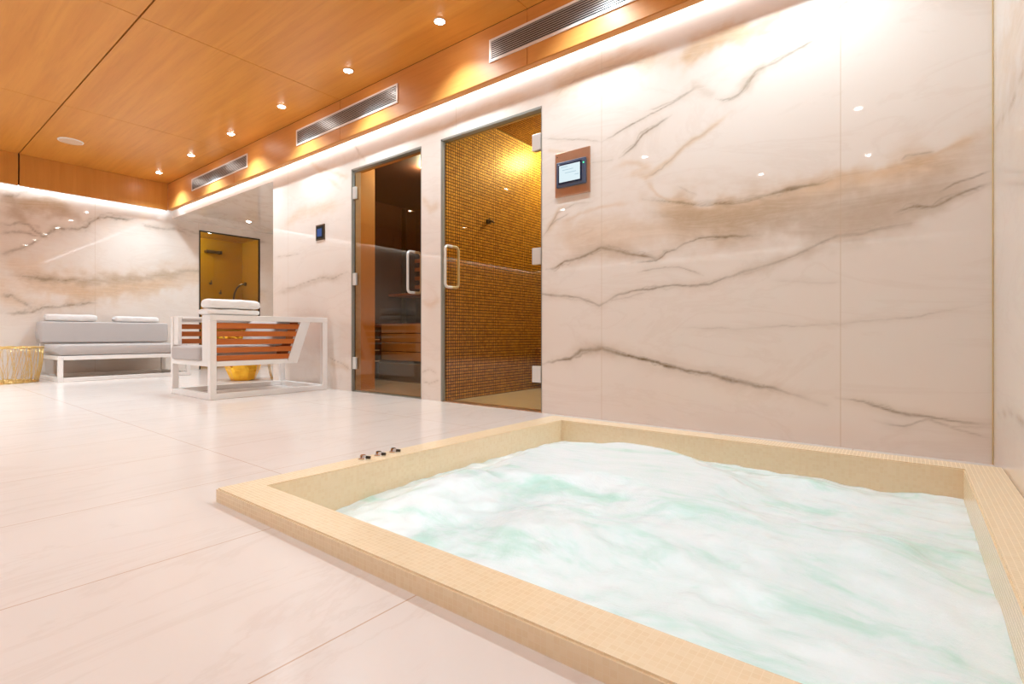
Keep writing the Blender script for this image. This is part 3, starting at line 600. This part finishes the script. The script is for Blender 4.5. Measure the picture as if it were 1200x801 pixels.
# ---------------------------------------------------------------- glass doors
def d_handle(parent, x, z0, z1, yg, out, inn):
    m = MB(); r = .0105; pts = []
    cr = .03
    y0, y1 = yg-out, yg+inn
    def arc(cy, cz, a0):
        return [(x, cy+cr*math.cos(a), cz+cr*math.sin(a)) for a in [a0+k*PI/12 for k in range(7)]]
    pts += arc(y1-cr, z1-cr, 0)+arc(y0+cr, z1-cr, PI/2)+arc(y0+cr, z0+cr, PI)+arc(y1-cr, z0+cr, 1.5*PI)
    m.tube(pts, r, 12, closed=True)
    return m.done('door_handle', 'satin', parent, smooth='all')
def glass_door(name, x0, x1, zt, gmat, hinge_x, hinge_zs, hx, hz, frames):
    t = bpy.data.objects.new(name, None); C.objects.link(t); t.location = ((x0+x1)/2, W, 0); t['kind'] = 'structure'
    yg = W+.02
    m = MB(); m.box(x0+.022, x1-.006, yg-.004, yg+.004, .012, zt-.03)
    m.done('glass_pane', gmat, t)
    e = MB(); e.box(x0+.0205, x0+.0235, yg-.0042, yg+.0042, .012, zt-.03) ; e.done('pane_edge', 'chrome', t)
    f = MB()
    f.box(x0, x0+.018, W-.004, W+.03, 0, zt)
    f.box(x1-.005, x1, W-.002, W+.05, 0, zt)
    f.box(x0, x1, W-.004, W+.05, zt-.016, zt)
    f.done('door_frame', frames, t)
    for hz_ in hinge_zs:
        h = MB(); h.box(hinge_x-.035, hinge_x+.035, yg-.022, yg-.0045, hz_-.055, hz_+.055, .003); h.box(hinge_x-.035, hinge_x+.035, yg+.0045, yg+.018, hz_-.055, hz_+.055, .003)
        h.done('hinge', 'satin', t)
    d_handle(t, hx, hz[0], hz[1], yg, .072, .072)
    s = MB(); s.box(x0, x1, W, W+.1, -.001, .004); s.done('threshold', 'copper' if 'steam' in gmat else 'grey_metal', t)
    return t
glass_door('door_1', SX0, SX1, DOOR_Z, 'glass_sauna', SX0+.030, (1.82, 1.03, .26), -3.205, (.865, 1.20), 'grey_metal')
glass_door('door_2', TX0, TX1, DOOR_Z, 'glass_steam', TX1-.045, (1.81, 1.047, .255), -2.775, (.885, 1.20), 'grey_metal')

# ---------------------------------------------------------------- sauna behind the bronze door
SY0, SY1, SXA, SXB = W+.10, 4.75, AX1+.08, -3.00
s = MB()
s.box(SX0-.06, SX0-.001, W+.05, 3.05, 0, 2.25)                       # light boards at the doorway's left
s.box(SXA, SX0-.05, SY0, SY0+.02, 0, 2.25); s.box(SX1, SXB, SY0, SY0+.02, 0, 2.25); s.box(SX0, SX1, SY0, SY0+.02, DOOR_Z, 2.25)
s.done('wall_sauna_doorway', 'sauna', kind='structure')
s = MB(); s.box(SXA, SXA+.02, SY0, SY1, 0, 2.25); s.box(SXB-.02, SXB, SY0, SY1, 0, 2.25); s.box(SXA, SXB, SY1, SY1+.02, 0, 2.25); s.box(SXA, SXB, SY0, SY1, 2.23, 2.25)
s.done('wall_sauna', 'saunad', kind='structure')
t = thing('sauna_bench', 'light wooden two-tier sauna bench seen through the bronze glass door', 'bench', (-4.2, 4.2, 0))
b = MB()
for k in range(5): b.box(-5.38, SXB-.03, 3.84+k*.082, 3.91+k*.082, .62, .648, .004)
b.done('seat', 'slatx', t)
b = MB()
for k in range(4): b.box(-4.92, SXB-.03, 3.80, 3.822, .225+k*.105, .322+k*.105, .004)
b.done('front_panel', 'sauna', t)
b = MB()
for k in range(5): b.box(-5.38, SXB-.03, 4.27+k*.085, 4.345+k*.085, 1.02, 1.048, .004)
b.done('upper_seat', 'slatx', t)
MB().box(-5.38, SXB-.03, 3.68, 4.2, 0, .2, .004).done('base', 'bench_base', t)
b = MB()
for k in range(4): b.box(SXA+.03, SXB-.03, SY1-.03, SY1-.005, 1.15+k*.12, 1.20+k*.12, .003)
b.done('back_rail', 'slatx', t)
t = thing('sauna_heater', 'black sauna heater with thin steel bands beside the wooden bench', 'heater', (-5.1, 3.45, 0))
MB().box(-5.25, -4.70, 3.22, 3.60, .03, .60, .012).done('body', 'stone', t)
b = MB()
for z in (.22, .34, .46): b.box(-5.255, -4.695, 3.215, 3.605, z, z+.012)
b.done('steel_band', 'satin', t)
b = MB(); rr = random.Random(3)
for k in range(40):
    c = Vector((rr.uniform(-5.2, -4.75), rr.uniform(3.27, 3.55), rr.uniform(.60, .66)))
    bmesh.ops.create_icosphere(b.bm, subdivisions=1, radius=rr.uniform(.03, .05), matrix=Matrix.Translation(c) @ Matrix.Rotation(rr.random()*3, 4, 'X') @ Matrix.Diagonal((1, rr.uniform(.6, 1), rr.uniform(.6, .9), 1)))
b.done('stones', 'stone', t)
downlight(-3.9, 3.55, 'added spotlight brightening the sauna interior', 'added sauna lights', 34, z=2.23, point=True)  # added lamp lifting the dark sauna interior, no known fixture

# ---------------------------------------------------------------- steam room behind the amber door
GX0, GX1, GY0, GY1 = -2.852, -.7, W+.10, 4.6
s = MB(); s.box(GX0-.04, GX0, W+.032, GY1, 0, 2.35); s.box(GX1, GX1+.04, GY0, GY1, 0, 2.35); s.box(GX0, GX1, GY1, GY1+.04, 0, 2.35); s.box(GX0, GX1, GY0, GY1, 2.33, 2.37)
s.box(TX1, GX1, GY0, GY0+.02, 0, 2.35); s.box(TX0, TX1, GY0, GY0+.02, DOOR_Z+.03, 2.35)
s.done('wall_steam_room', 'gold_mosaic', kind='structure')
t = thing('steam_bench', 'gold mosaic bench block low at the back of the steam room', 'bench', (-1.8, 4.25, 0))
MB().box(GX0+.003, GX1-.01, 4.02, GY1-.01, .20, .39, .012).done('seat', 'gold_mosaic', t)
MB().box(GX0+.1, GX1-.1, 4.2, GY1-.02, 0, .2).done('base', 'gold_mosaic', t)
t = thing('steam_nozzle', 'small dark sensor nozzle on the gold mosaic wall of the steam room', 'nozzle', (GX0, 3.32, 1.5))
MB().cyl((GX0, 3.32, 1.49), .022, .025, 'x', 20).done('rosette', 'dark_metal', t, smooth=True)
MB().tube([(GX0+.02, 3.32, 1.49), (GX0+.05, 3.32, 1.49), (GX0+.06, 3.34, 1.475)], .008, 10).done('tip', 'dark_metal', t, smooth=True)
downlight(-2.52, 4.2, 'small spotlight in the steam room ceiling, glowing on the gold mosaic', 'steam room lights', 38, z=2.33, point=True)
downlight(-1.2, 3.3, 'added second spotlight in the steam room ceiling, unseen behind the wall', 'steam room lights', 50, z=2.33, point=True)  # extra fill lamp added to brighten the mosaic, kept out of sight

# ---------------------------------------------------------------- shower niche in the alcove
nx = -9.03
s = MB(); s.box(nx-.03, nx, NY0-.3, NY1+.0, 0, NZ+.05); s.box(nx, XF-.06, NY1, NY1+.03, 0, NZ+.05); s.box(nx, XF-.06, NY0-.33, NY0-.3, 0, NZ+.05); s.box(nx-.03, XF-.06, NY0-.33, NY1+.03, NZ, NZ+.03)
s.done('wall_shower', 'gold_fine', kind='structure')
t = bpy.data.objects.new('window_1', None); C.objects.link(t); t.location = (XF, NY0, 0); t['kind'] = 'structure'
s = MB(); s.box(XF-.03, XF+.004, NY0, NY0+.018, 0, NZ); s.box(XF-.03, XF+.004, NY1-.018, NY1, 0, NZ); s.box(XF-.03, XF+.004, NY0, NY1, NZ-.018, NZ)
s.done('frame', 'dark_metal', t)
MB().box(XF-.012, XF-.004, NY0+.018, NY1-.018, .01, NZ-.018).done('glass_pane', 'glass_clear', t)
t = thing('rain_shower', 'flat brushed steel shower spout high on the gold shower wall', 'shower head', (nx, 3.57, 1.87))
MB().box(nx+.001, nx+.09, 3.45, 3.66, 1.855, 1.895, .004).done('plate', 'steel_dark', t)
MB().box(nx+.001, nx+.095, 3.66, 3.69, 1.85, 1.9, .003).done('end_cap', 'dark_metal', t)
t = thing('hand_shower', 'curved hand shower with hose at the right of the gold shower wall', 'hand shower', (nx, 3.95, 1.3))
MB().tube([(nx+.02, 3.90, 1.12), (nx+.03, 3.91, 1.22), (nx+.05, 3.94, 1.31), (nx+.1, 3.98, 1.37), (nx+.14, NY1-.02, 1.38)], .014, 10).done('arm', 'steel_dark', t, smooth=True)
MB().cyl((nx+.14, NY1-.03, 1.38), .03, .028, 'y', 20).done('bracket', 'steel_dark', t, smooth=True)
MB().tube([(nx+.02, 3.90, 1.12), (nx+.03, 3.86, .9), (nx+.04, 3.83, .72), (nx+.03, 3.80, .92), (nx+.02, 3.78, 1.1)], .007, 8).done('hose', 'steel_dark', t, smooth=True)
for y, z, lab, n_ in ((3.545, 1.36, 'small steel lever on the gold shower wall, left one', 'shower_tap'), (3.69, 1.21, 'small steel knob on the gold shower wall beside the hand shower', 'shower_tap')):
    t = thing(n_, lab, 'tap', (nx, y, z))
    MB().cyl((nx, y, z), .018, .03, 'x', 20).done('stem', 'steel_dark', t, smooth=True)
    MB().box(nx+.03, nx+.042, y-.008, y+.008, z-.02, z+.05, .003).done('lever', 'steel_dark', t)
L = downlight(-8.72, 2.98, 'added unseen spotlight brightening the gold shower', 'added shower lights', 12, z=NZ, point=True)  # lamp put in out of view so that the gold walls show

# ================================================================ HOT TUB
tub = thing('hot_tub', 'sunken square hot tub with cream mosaic rim in the floor beside the marble wall', 'hot tub', ((PX0+PX1)/2, (PY0+PY1)/2, 0))
m = MB()
o_ = [(PX0, PY0), (XR-.001, PY0), (XR-.001, PY1), (PX0+.04, PY1)]
i_ = [(-1.600, .797), (.156, .797), (.156, 2.412), (-1.528, 2.412)]
for k in range(4):
    a, b = o_[k], o_[(k+1) % 4]; c, d = i_[(k+1) % 4], i_[k]
    m.hexa([(*a, -.02), (*b, -.02), (*c, -.45), (*d, -.45), (*a, PZ), (*b, PZ), (*c, PZ), (*d, PZ)])
bmesh.ops.remove_doubles(m.bm, verts=m.bm.verts, dist=1e-5)
# drop the internal mitre faces so that the rim is one ring
mid = [f for f in m.bm.faces if len([g for g in m.bm.faces if g is not f and set(g.verts) == set(f.verts)])]
bmesh.ops.delete(m.bm, geom=mid, context='FACES_ONLY')
bmesh.ops.bevel(m.bm, geom=[e for e in m.bm.edges if e.is_manifold and len(e.link_faces) == 2 and abs(e.verts[0].co.z-PZ) < 1e-4 and abs(e.verts[1].co.z-PZ) < 1e-4 and e.calc_face_angle(0) > .8], offset=.004, segments=2, affect='EDGES')
m.done('rim', 'rim', tub)
MB().box(-1.66, .22, .74, 2.48, -.48, -.44).done('basin', 'rim', tub)
# grip recesses drawn as a ribbed strip low on the outer face
# foaming water
def water():
    n = 150; me = bpy.data.meshes.new('foaming_water'); V = []; F = []
    rr = random.Random(8)
    mounds = [(rr.uniform(-1.35, .05), rr.uniform(1.0, 2.3), rr.uniform(.10, .28), rr.uniform(.012, .035)) for _ in range(26)]
    mounds += [(-1.28, 2.12, .22, .05), (-.95, 2.2, .2, .045), (-.75, 1.9, .3, .04), (-1.1, 1.7, .25, .03), (-.3, 2.22, .15, .03), (-.55, 1.5, .3, .03)]
    for i in range(n+1):
        for j in range(n+1):
            v = j/n; y = .797+v*(2.412-.797)
            xl = -1.600+.072*v; x = xl+(i/n)*(.156-xl)
            edge = min(i, n-i, j, n-j)/n
            z = -.072
            for cx_, cy_, r_, h_ in mounds: z += h_*math.exp(-((x-cx_)**2+(y-cy_)**2)/(r_*r_))*min(1, edge*9+.15)
            z += .013*mnoise.fractal(Vector((x*4, y*5, 0)), 1.0, 2.0, 3)+.010*max(0, mnoise.noise(Vector((x*11, y*12, 7))))+.003*mnoise.fractal(Vector((x*17, y*17, 3)), 1.0, 2.0, 3)
            
            z -= .03*max(0, 1-math.hypot(x+1.6, y-.8)/.7)
            V.append((x, y, min(z, .0)))
    for i in range(n):
        for j in range(n):
            a = i*(n+1)+j; F.append((a, a+n+1, a+n+2, a+1))
    me.from_pydata(V, [], F); me.materials.append(MAT['water'])
    for p in me.polygons: p.use_smooth = True
    o = bpy.data.objects.new('foaming_water', me); C.objects.link(o)
    tag(o, 'white foaming mint-green water bubbling in the hot tub', 'water'); o['kind'] = 'stuff'
water()
# three air controls on the rim
for y, lab in ((1.187, 'round steel air control on the tub rim, nearest of three'), (1.26, 'round steel air control on the tub rim, middle of three'), (1.333, 'round steel air control on the tub rim, farthest of three')):
    x = -1.648
    t = thing('air_valve', lab, 'knob', (x, y, PZ), 'air controls on the tub rim')
    MB().lathe([(.018, 0), (.018, .004), (.014, .006), (.012, .014), (.010, .017)], (x, y, PZ), 28, True, True).done('knob', 'chrome', t, smooth=True)
    MB().tube([(x+.008, y+.008, PZ+.008), (x+.022, y+.018, PZ+.007)], .0055, 10).done('lever', 'dark_metal', t, smooth=True)

# ================================================================ WALL PANELS
t = thing('control_panel', 'touch screen in a square copper plate on the marble wall beside the steam room door', 'control panel', (-1.68, W, 1.55))
MB().box(-1.808, -1.553, W-.012, W-.0005, 1.405, 1.690, .003).done('plate', 'copper', t)
MB().box(-1.790, -1.575, W-.028, W-.012, 1.462, 1.625, .006).done('housing', 'screen_frame', t)
MB().box(-1.772, -1.600, W-.031, W-.028, 1.482, 1.608, .001).done('bezel', 'screen_bezel', t)
sc = MB().box(-1.764, -1.612, W-.0325, W-.031, 1.492, 1.598).done('display', 'screen', t, label='glowing pale blue display')
m = MB()
for k, (a, b) in enumerate(((-1.75, -1.70), (-1.74, -1.66), (-1.72, -1.64), (-1.65, -1.62))): m.box(a, b, W-.0328, W-.0325, 1.585-.02*k, 1.588-.02*k)
m.done('display_marks', 'screen_text', sc)
MB().cyl((-1.588, W-.030, 1.590), .005, .003, 'y', 12).done('indicator', 'green', t, label='small green indicator light')
MB().cyl((-1.79, W-.014, 1.665), .003, .003, 'y', 12).done('screw', 'dark_metal', t)
t = thing('wall_switch', 'small dark framed wall thermostat on the marble left of the sauna door', 'thermostat', (-4.56, W, 1.52))
MB().box(-4.628, -4.478, W-.010, W-.0005, 1.448, 1.600, .003).done('frame', 'steel_dark', t)
MB().box(-4.612, -4.494, W-.0125, W-.010, 1.464, 1.584).done('plate', 'black', t)
MB().box(-4.598, -4.520, W-.0135, W-.0125, 1.485, 1.560).done('display', 'blue_screen', t)

# ================================================================ SOFT GOODS
def slab(m, L, D, H, bulge=.0, ends=5.0, side=4.0, nl=36, nr=36, wob=.0, seed=0, origin=(0, 0, 0), axis='y', puff=1.0):
    """soft box: rings of a rounded rectangle along its length; rests on origin z"""
    R = []; o = Vector(origin); rr = random.Random(seed)
    for i in range(nl+1):
        t = -1+2*i/nl; s = (1-abs(t)**(2*ends))**(1/3) if abs(t) < 1 else .0
        s = max(s, .02); ring = []
        for k in range(nr):
            a = k*2*PI/nr; c, q = math.cos(a), math.sin(a)
            e = 2/side
            x = (abs(c)**e)*math.copysign(1, c)*D/2*(.5+.5*s) ; z = (abs(q)**e)*math.copysign(1, q)*H/2*s*(1+bulge*(1-t*t)*(1-(2*x/D)**2))
            y = t*L/2
            z += H/2
            if wob:
                f = mnoise.fractal(Vector((x*9+seed*3.7, y*9, z*14)), 1, 2, 3)*wob
                x += f*(abs(c)); z += f*.7*(1 if q > -.2 else 0); y += f*abs(t)**6
            p = (x, y, z) if axis == 'y' else (y, x, z)
            ring.append(m.bm.verts.new(o+Vector(p)))
        R.append(ring)
    for A, B in zip(R, R[1:]):
        for k in range(nr): m.bm.faces.new((A[k], A[(k+1) % nr], B[(k+1) % nr], B[k]))
    m.bm.faces.new(R[0][::-1]); m.bm.faces.new(R[-1])
    return m
def towel(label, c, L, D, H, n, group, seed, axis='y'):
    m = MB(); h = H/n
    for k in range(n):
        slab(m, L*(1-.02*k)+.004*math.sin(seed+k), D*(1-.03*k), h, ends=7, side=3.6, nl=60, nr=48, wob=.006, seed=seed+k, origin=(c[0]+.004*math.sin(3*k+seed), c[1], c[2]+k*h*.97), axis=axis)
    # the fold that wraps the near long side
    for k in range(0, n-1, 2):
        s = 1
        slab(m, L*.985, D*.16, h*2.0, ends=10, side=2.2, nl=40, nr=24, wob=.004, seed=seed+9, origin=((c[0]+D*.42*s, c[1], c[2]+k*h*.97) if axis == 'y' else (c[0], c[1]-D*.42, c[2]+k*h*.97)), axis=axis)
    o = m.done('folded_towel', 'towel', smooth='all')
    bpy.context.view_layer.update()
    return tag(o, label, 'towel', group)

# ================================================================ ARMCHAIR
def armchair():
    X0, X1, Y0, Y1, H = -5.19, -4.365, 1.71, 2.745, .68
    t = thing('armchair', 'white-framed lounge armchair with teak slat sides standing before the marble wall', 'armchair', ((X0+X1)/2, (Y0+Y1)/2, 0))
    w = .045; b = .004
    f = MB()
    for x in (X0, X1-w):
        f.box(x, x+w, Y0, Y1, 0, w, b); f.box(x, x+w, Y0, Y1, H-w, H, b)
        f.box(x, x+w, Y0, Y0+.05, w, H-w, b); f.box(x, x+w, Y1-.05, Y1, w, H-w, b)
        f.box(x, x+w, Y0+.05, 2.352, .265, .305, b)
        f.hexa([(x, 2.345, .265), (x+w, 2.345, .265), (x+w, 2.44, .265), (x, 2.44, .265), (x, 2.475, H-w), (x+w, 2.475, H-w), (x+w, 2.565, H-w), (x, 2.565, H-w)])
    for y in (Y0, Y1-.05): f.box(X0+w, X1-w, y, y+.05, 0, w, b)
    f.box(X0+w, X1-w, Y0, Y0+.05, .265, .31, b); f.box(X0+w, X1-w, 2.375, 2.42, .267, .303, b)
    f.box(X0+w, X1-w, 2.50, 2.54, H-w, H, b)
    f.done('frame', 'white', t)
    a = MB(); a.box(X1-.155, X1-w, Y0, Y0+.03, .30, H, b); a.box(X1-.155, X1-w, Y0+.03, 2.5, H-.02, H, b); a.done('armrest', 'white', t)
    a = MB(); a.box(X0+w, X0+.14, Y0+.01, Y0+.04, .43, H, b); a.box(X0+w, X0+.14, Y0+.04, 2.5, H-.02, H, b); a.done('armrest', 'white', t)
    n = 5; zb, zt = .305, H-w; p = (zt-zb)/n
    for x in (X0+.012, X1-.032):
        s = MB()
        for k in range(n):
            z0 = zb+p*k+p*.04; z1 = z0+p*.66
            ye = lambda z: 2.345+.13*(z-.265)/(H-w-.265)+.01
            s.hexa([(x, Y0+.052, z0), (x+.02, Y0+.052, z0), (x+.02, ye(z0), z0), (x, ye(z0), z0), (x, Y0+.052, z1), (x+.02, Y0+.052, z1), (x+.02, ye(z1), z1), (x, ye(z1), z1)], .002)
        s.done('side_slats', 'slat', t)
    s = MB()
    for k in range(n):
        z0 = .33+k*.066; z1 = z0+.045; y = lambda z: 2.40+.13*(z-.265)/.37
        s.hexa([(X0+w, y(z0), z0), (X1-w, y(z0), z0), (X1-w, y(z0)+.02, z0), (X0+w, y(z0)+.02, z0), (X0+w, y(z1), z1), (X1-w, y(z1), z1), (X1-w, y(z1)+.02, z1), (X0+w, y(z1)+.02, z1)], .002)
    s.done('back_slats', 'slatx', t)
    s = MB(); s.box(X0+.05, X1-.05, Y0+.055, 2.37, .278, .300); s.done('seat_base', 'white', t)
    c = MB(); slab(c, .63, 2.36-Y0+.01, .125, bulge=.06, ends=14, side=9, origin=(-4.83, (Y0+2.35)/2-.012, .302), axis='x', wob=.0015)
    c.done('seat_cushion', 'cushion_seat', t, smooth='all')
    c = MB(); slab(c, .60, .13, .235, bulge=.0, ends=12, side=6, axis='x', wob=.002)
    for v in c.bm.verts:
        v.co.y += 2.325+.33*v.co.z; v.co.x -= 4.80; v.co.z += .42
    c.done('back_cushion', 'cushion', t, smooth='all')
armchair()
towel('folded white towel under another on the armchair arm', (-4.475, 1.905, .6805), .43, .20, .050, 1, 'towels on the armchair', 3)
towel('folded white towel on top of another on the armchair arm', (-4.47, 1.915, .7335), .41, .20, .078, 1, 'towels on the armchair', 7)

# ================================================================ SOFA
def sofa():
    X0, X1, Y0, Y1 = -8.22, -7.30, 1.333, 2.63
    t = thing('sofa', 'low white-framed sofa with grey cushions against the far marble wall', 'sofa', ((X0+X1)/2, (Y0+Y1)/2, 0))
    w = .045; b = .004; zt = .285
    f = MB()
    for y in (Y0, Y1-w):
        f.box(X0, X1, y, y+w, 0, w, b); f.box(X0, X1, y, y+w, zt-w, zt, b)
        f.box(X1-w, X1, y, y+w, w, zt-w, b); f.box(X0, X0+w, y, y+w, w, zt-w, b)
        f.box(X0-.02, X0+.02, y, y+w, zt, .42, b)
    for x in (X0, X1-w):
        f.box(x, x+w, Y0+w, Y1-w, 0, w, b); f.box(x, x+w, Y0+w, Y1-w, zt-w, zt, b)
    f.box(X0, X0+.03, Y0+w, Y1-w, .36, .42, b)
    f.done('frame', 'white', t)
    MB().box(X0+.046, X1-.046, Y0+.046, Y1-.046, zt-.03, zt-.005).done('seat_base', 'white', t)
    c = MB(); slab(c, Y1-Y0-.0, X1-X0-.10, .125, bulge=.03, ends=22, side=10, origin=((X0+X1)/2+.03, (Y0+Y1)/2, zt), axis='y', nl=50, wob=.001)
    c.done('seat_cushion', 'cushion_seat', t, smooth='all')
    c = MB(); slab(c, Y1-Y0+.06, .24, .262, bulge=.0, ends=30, side=14, origin=(-8.235, (Y0+Y1)/2, .420), axis='y', nl=60, nr=48, wob=.0012)
    c.done('back_cushion', 'cushion', t, smooth='all')
sofa()
towel('folded white towel on the sofa back, left one above the wire basket side', (-8.225, 1.62, .684), .50, .20, .088, 1, 'towels on the sofa back', 13)
towel('folded white towel on the sofa back, right one beside the armchair', (-8.225, 2.30, .684), .50, .20, .080, 1, 'towels on the sofa back', 17)

# ================================================================ WIRE BASKETS AND GOLD POT
def basket(label, c, rb, rt, h, n, seed):
    t = thing('wire_basket', label, 'basket', c, None)
    rr = random.Random(seed); m = MB()
    for k in range(n):
        a0 = k*2*PI/n+rr.uniform(-.04, .04); tw = rr.uniform(-.28, .28)
        pts = []
        for j in range(5):
            u = j/4; r = rb+(rt-rb)*u+.012*math.sin(u*PI); a = a0+tw*u
            pts.append((c[0]+r*math.cos(a), c[1]+r*math.sin(a), c[2]+.006+u*(h-.012)))
        m.tube(pts, .0021, 5)
    m.done('wires', 'wire', t, smooth='all')
    for r, z, q in ((rb, .008, .007), (rt, h-.004, .008)):
        g = MB()
        for s_ in range(2):
            g.tube([(c[0]+(r+.006*math.sin(9*k*2*PI/60+s_*PI))*math.cos(k*2*PI/60), c[1]+(r+.006*math.sin(9*k*2*PI/60+s_*PI))*math.sin(k*2*PI/60), c[2]+z+.006*math.cos(9*k*2*PI/60+s_*PI)) for k in range(60)], q*.75, 6, closed=True)
        g.done('rim' if z > .1 else 'base_ring', 'wire', t, smooth='all')
    g = MB()
    for k in range(9):
        d = -rb*.9+k*rb*.225; l = math.sqrt(max(rb*rb-d*d, 0))
        g.tube([(c[0]+d, c[1]-l, c[2]+.006), (c[0]+d, c[1]+l, c[2]+.006)], .003, 5); g.tube([(c[0]-l, c[1]+d, c[2]+.006), (c[0]+l, c[1]+d, c[2]+.006)], .003, 5)
    g.done('base_grid', 'wire', t, smooth='all')
basket('wide gold wire basket at the left edge beside the sofa', (-7.74, .94, 0), .30, .345, .385, 120, 4)
basket('small gold wire basket half hidden behind the armchair', (-5.86, 3.12, 0), .15, .19, .30, 46, 9)
pot = MB(); prof = [(.115, 0), (.135, .015), (.175, .13), (.205, .26), (.225, .40), (.24, .52), (.235, .545), (.225, .55)]
pot.lathe(prof, (-6.02, 2.70, 0), 11)
pot.lathe([(.225, .55), (.215, .54), (.20, .40)], (-6.02, 2.70, 0), 11, close_bottom=False)
rr = random.Random(2)
for v in pot.bm.verts: v.co += Vector((rr.uniform(-.01, .01), rr.uniform(-.01, .01), rr.uniform(-.012, .012) if .03 < v.co.z < .5 else 0))
bmesh.ops.triangulate(pot.bm, faces=[f for f in pot.bm.faces if len(f.verts) == 4])
o = pot.done('gold_planter', 'gold', smooth=False)
tag(o, 'shiny gold faceted pot on the floor behind the armchair', 'pot')
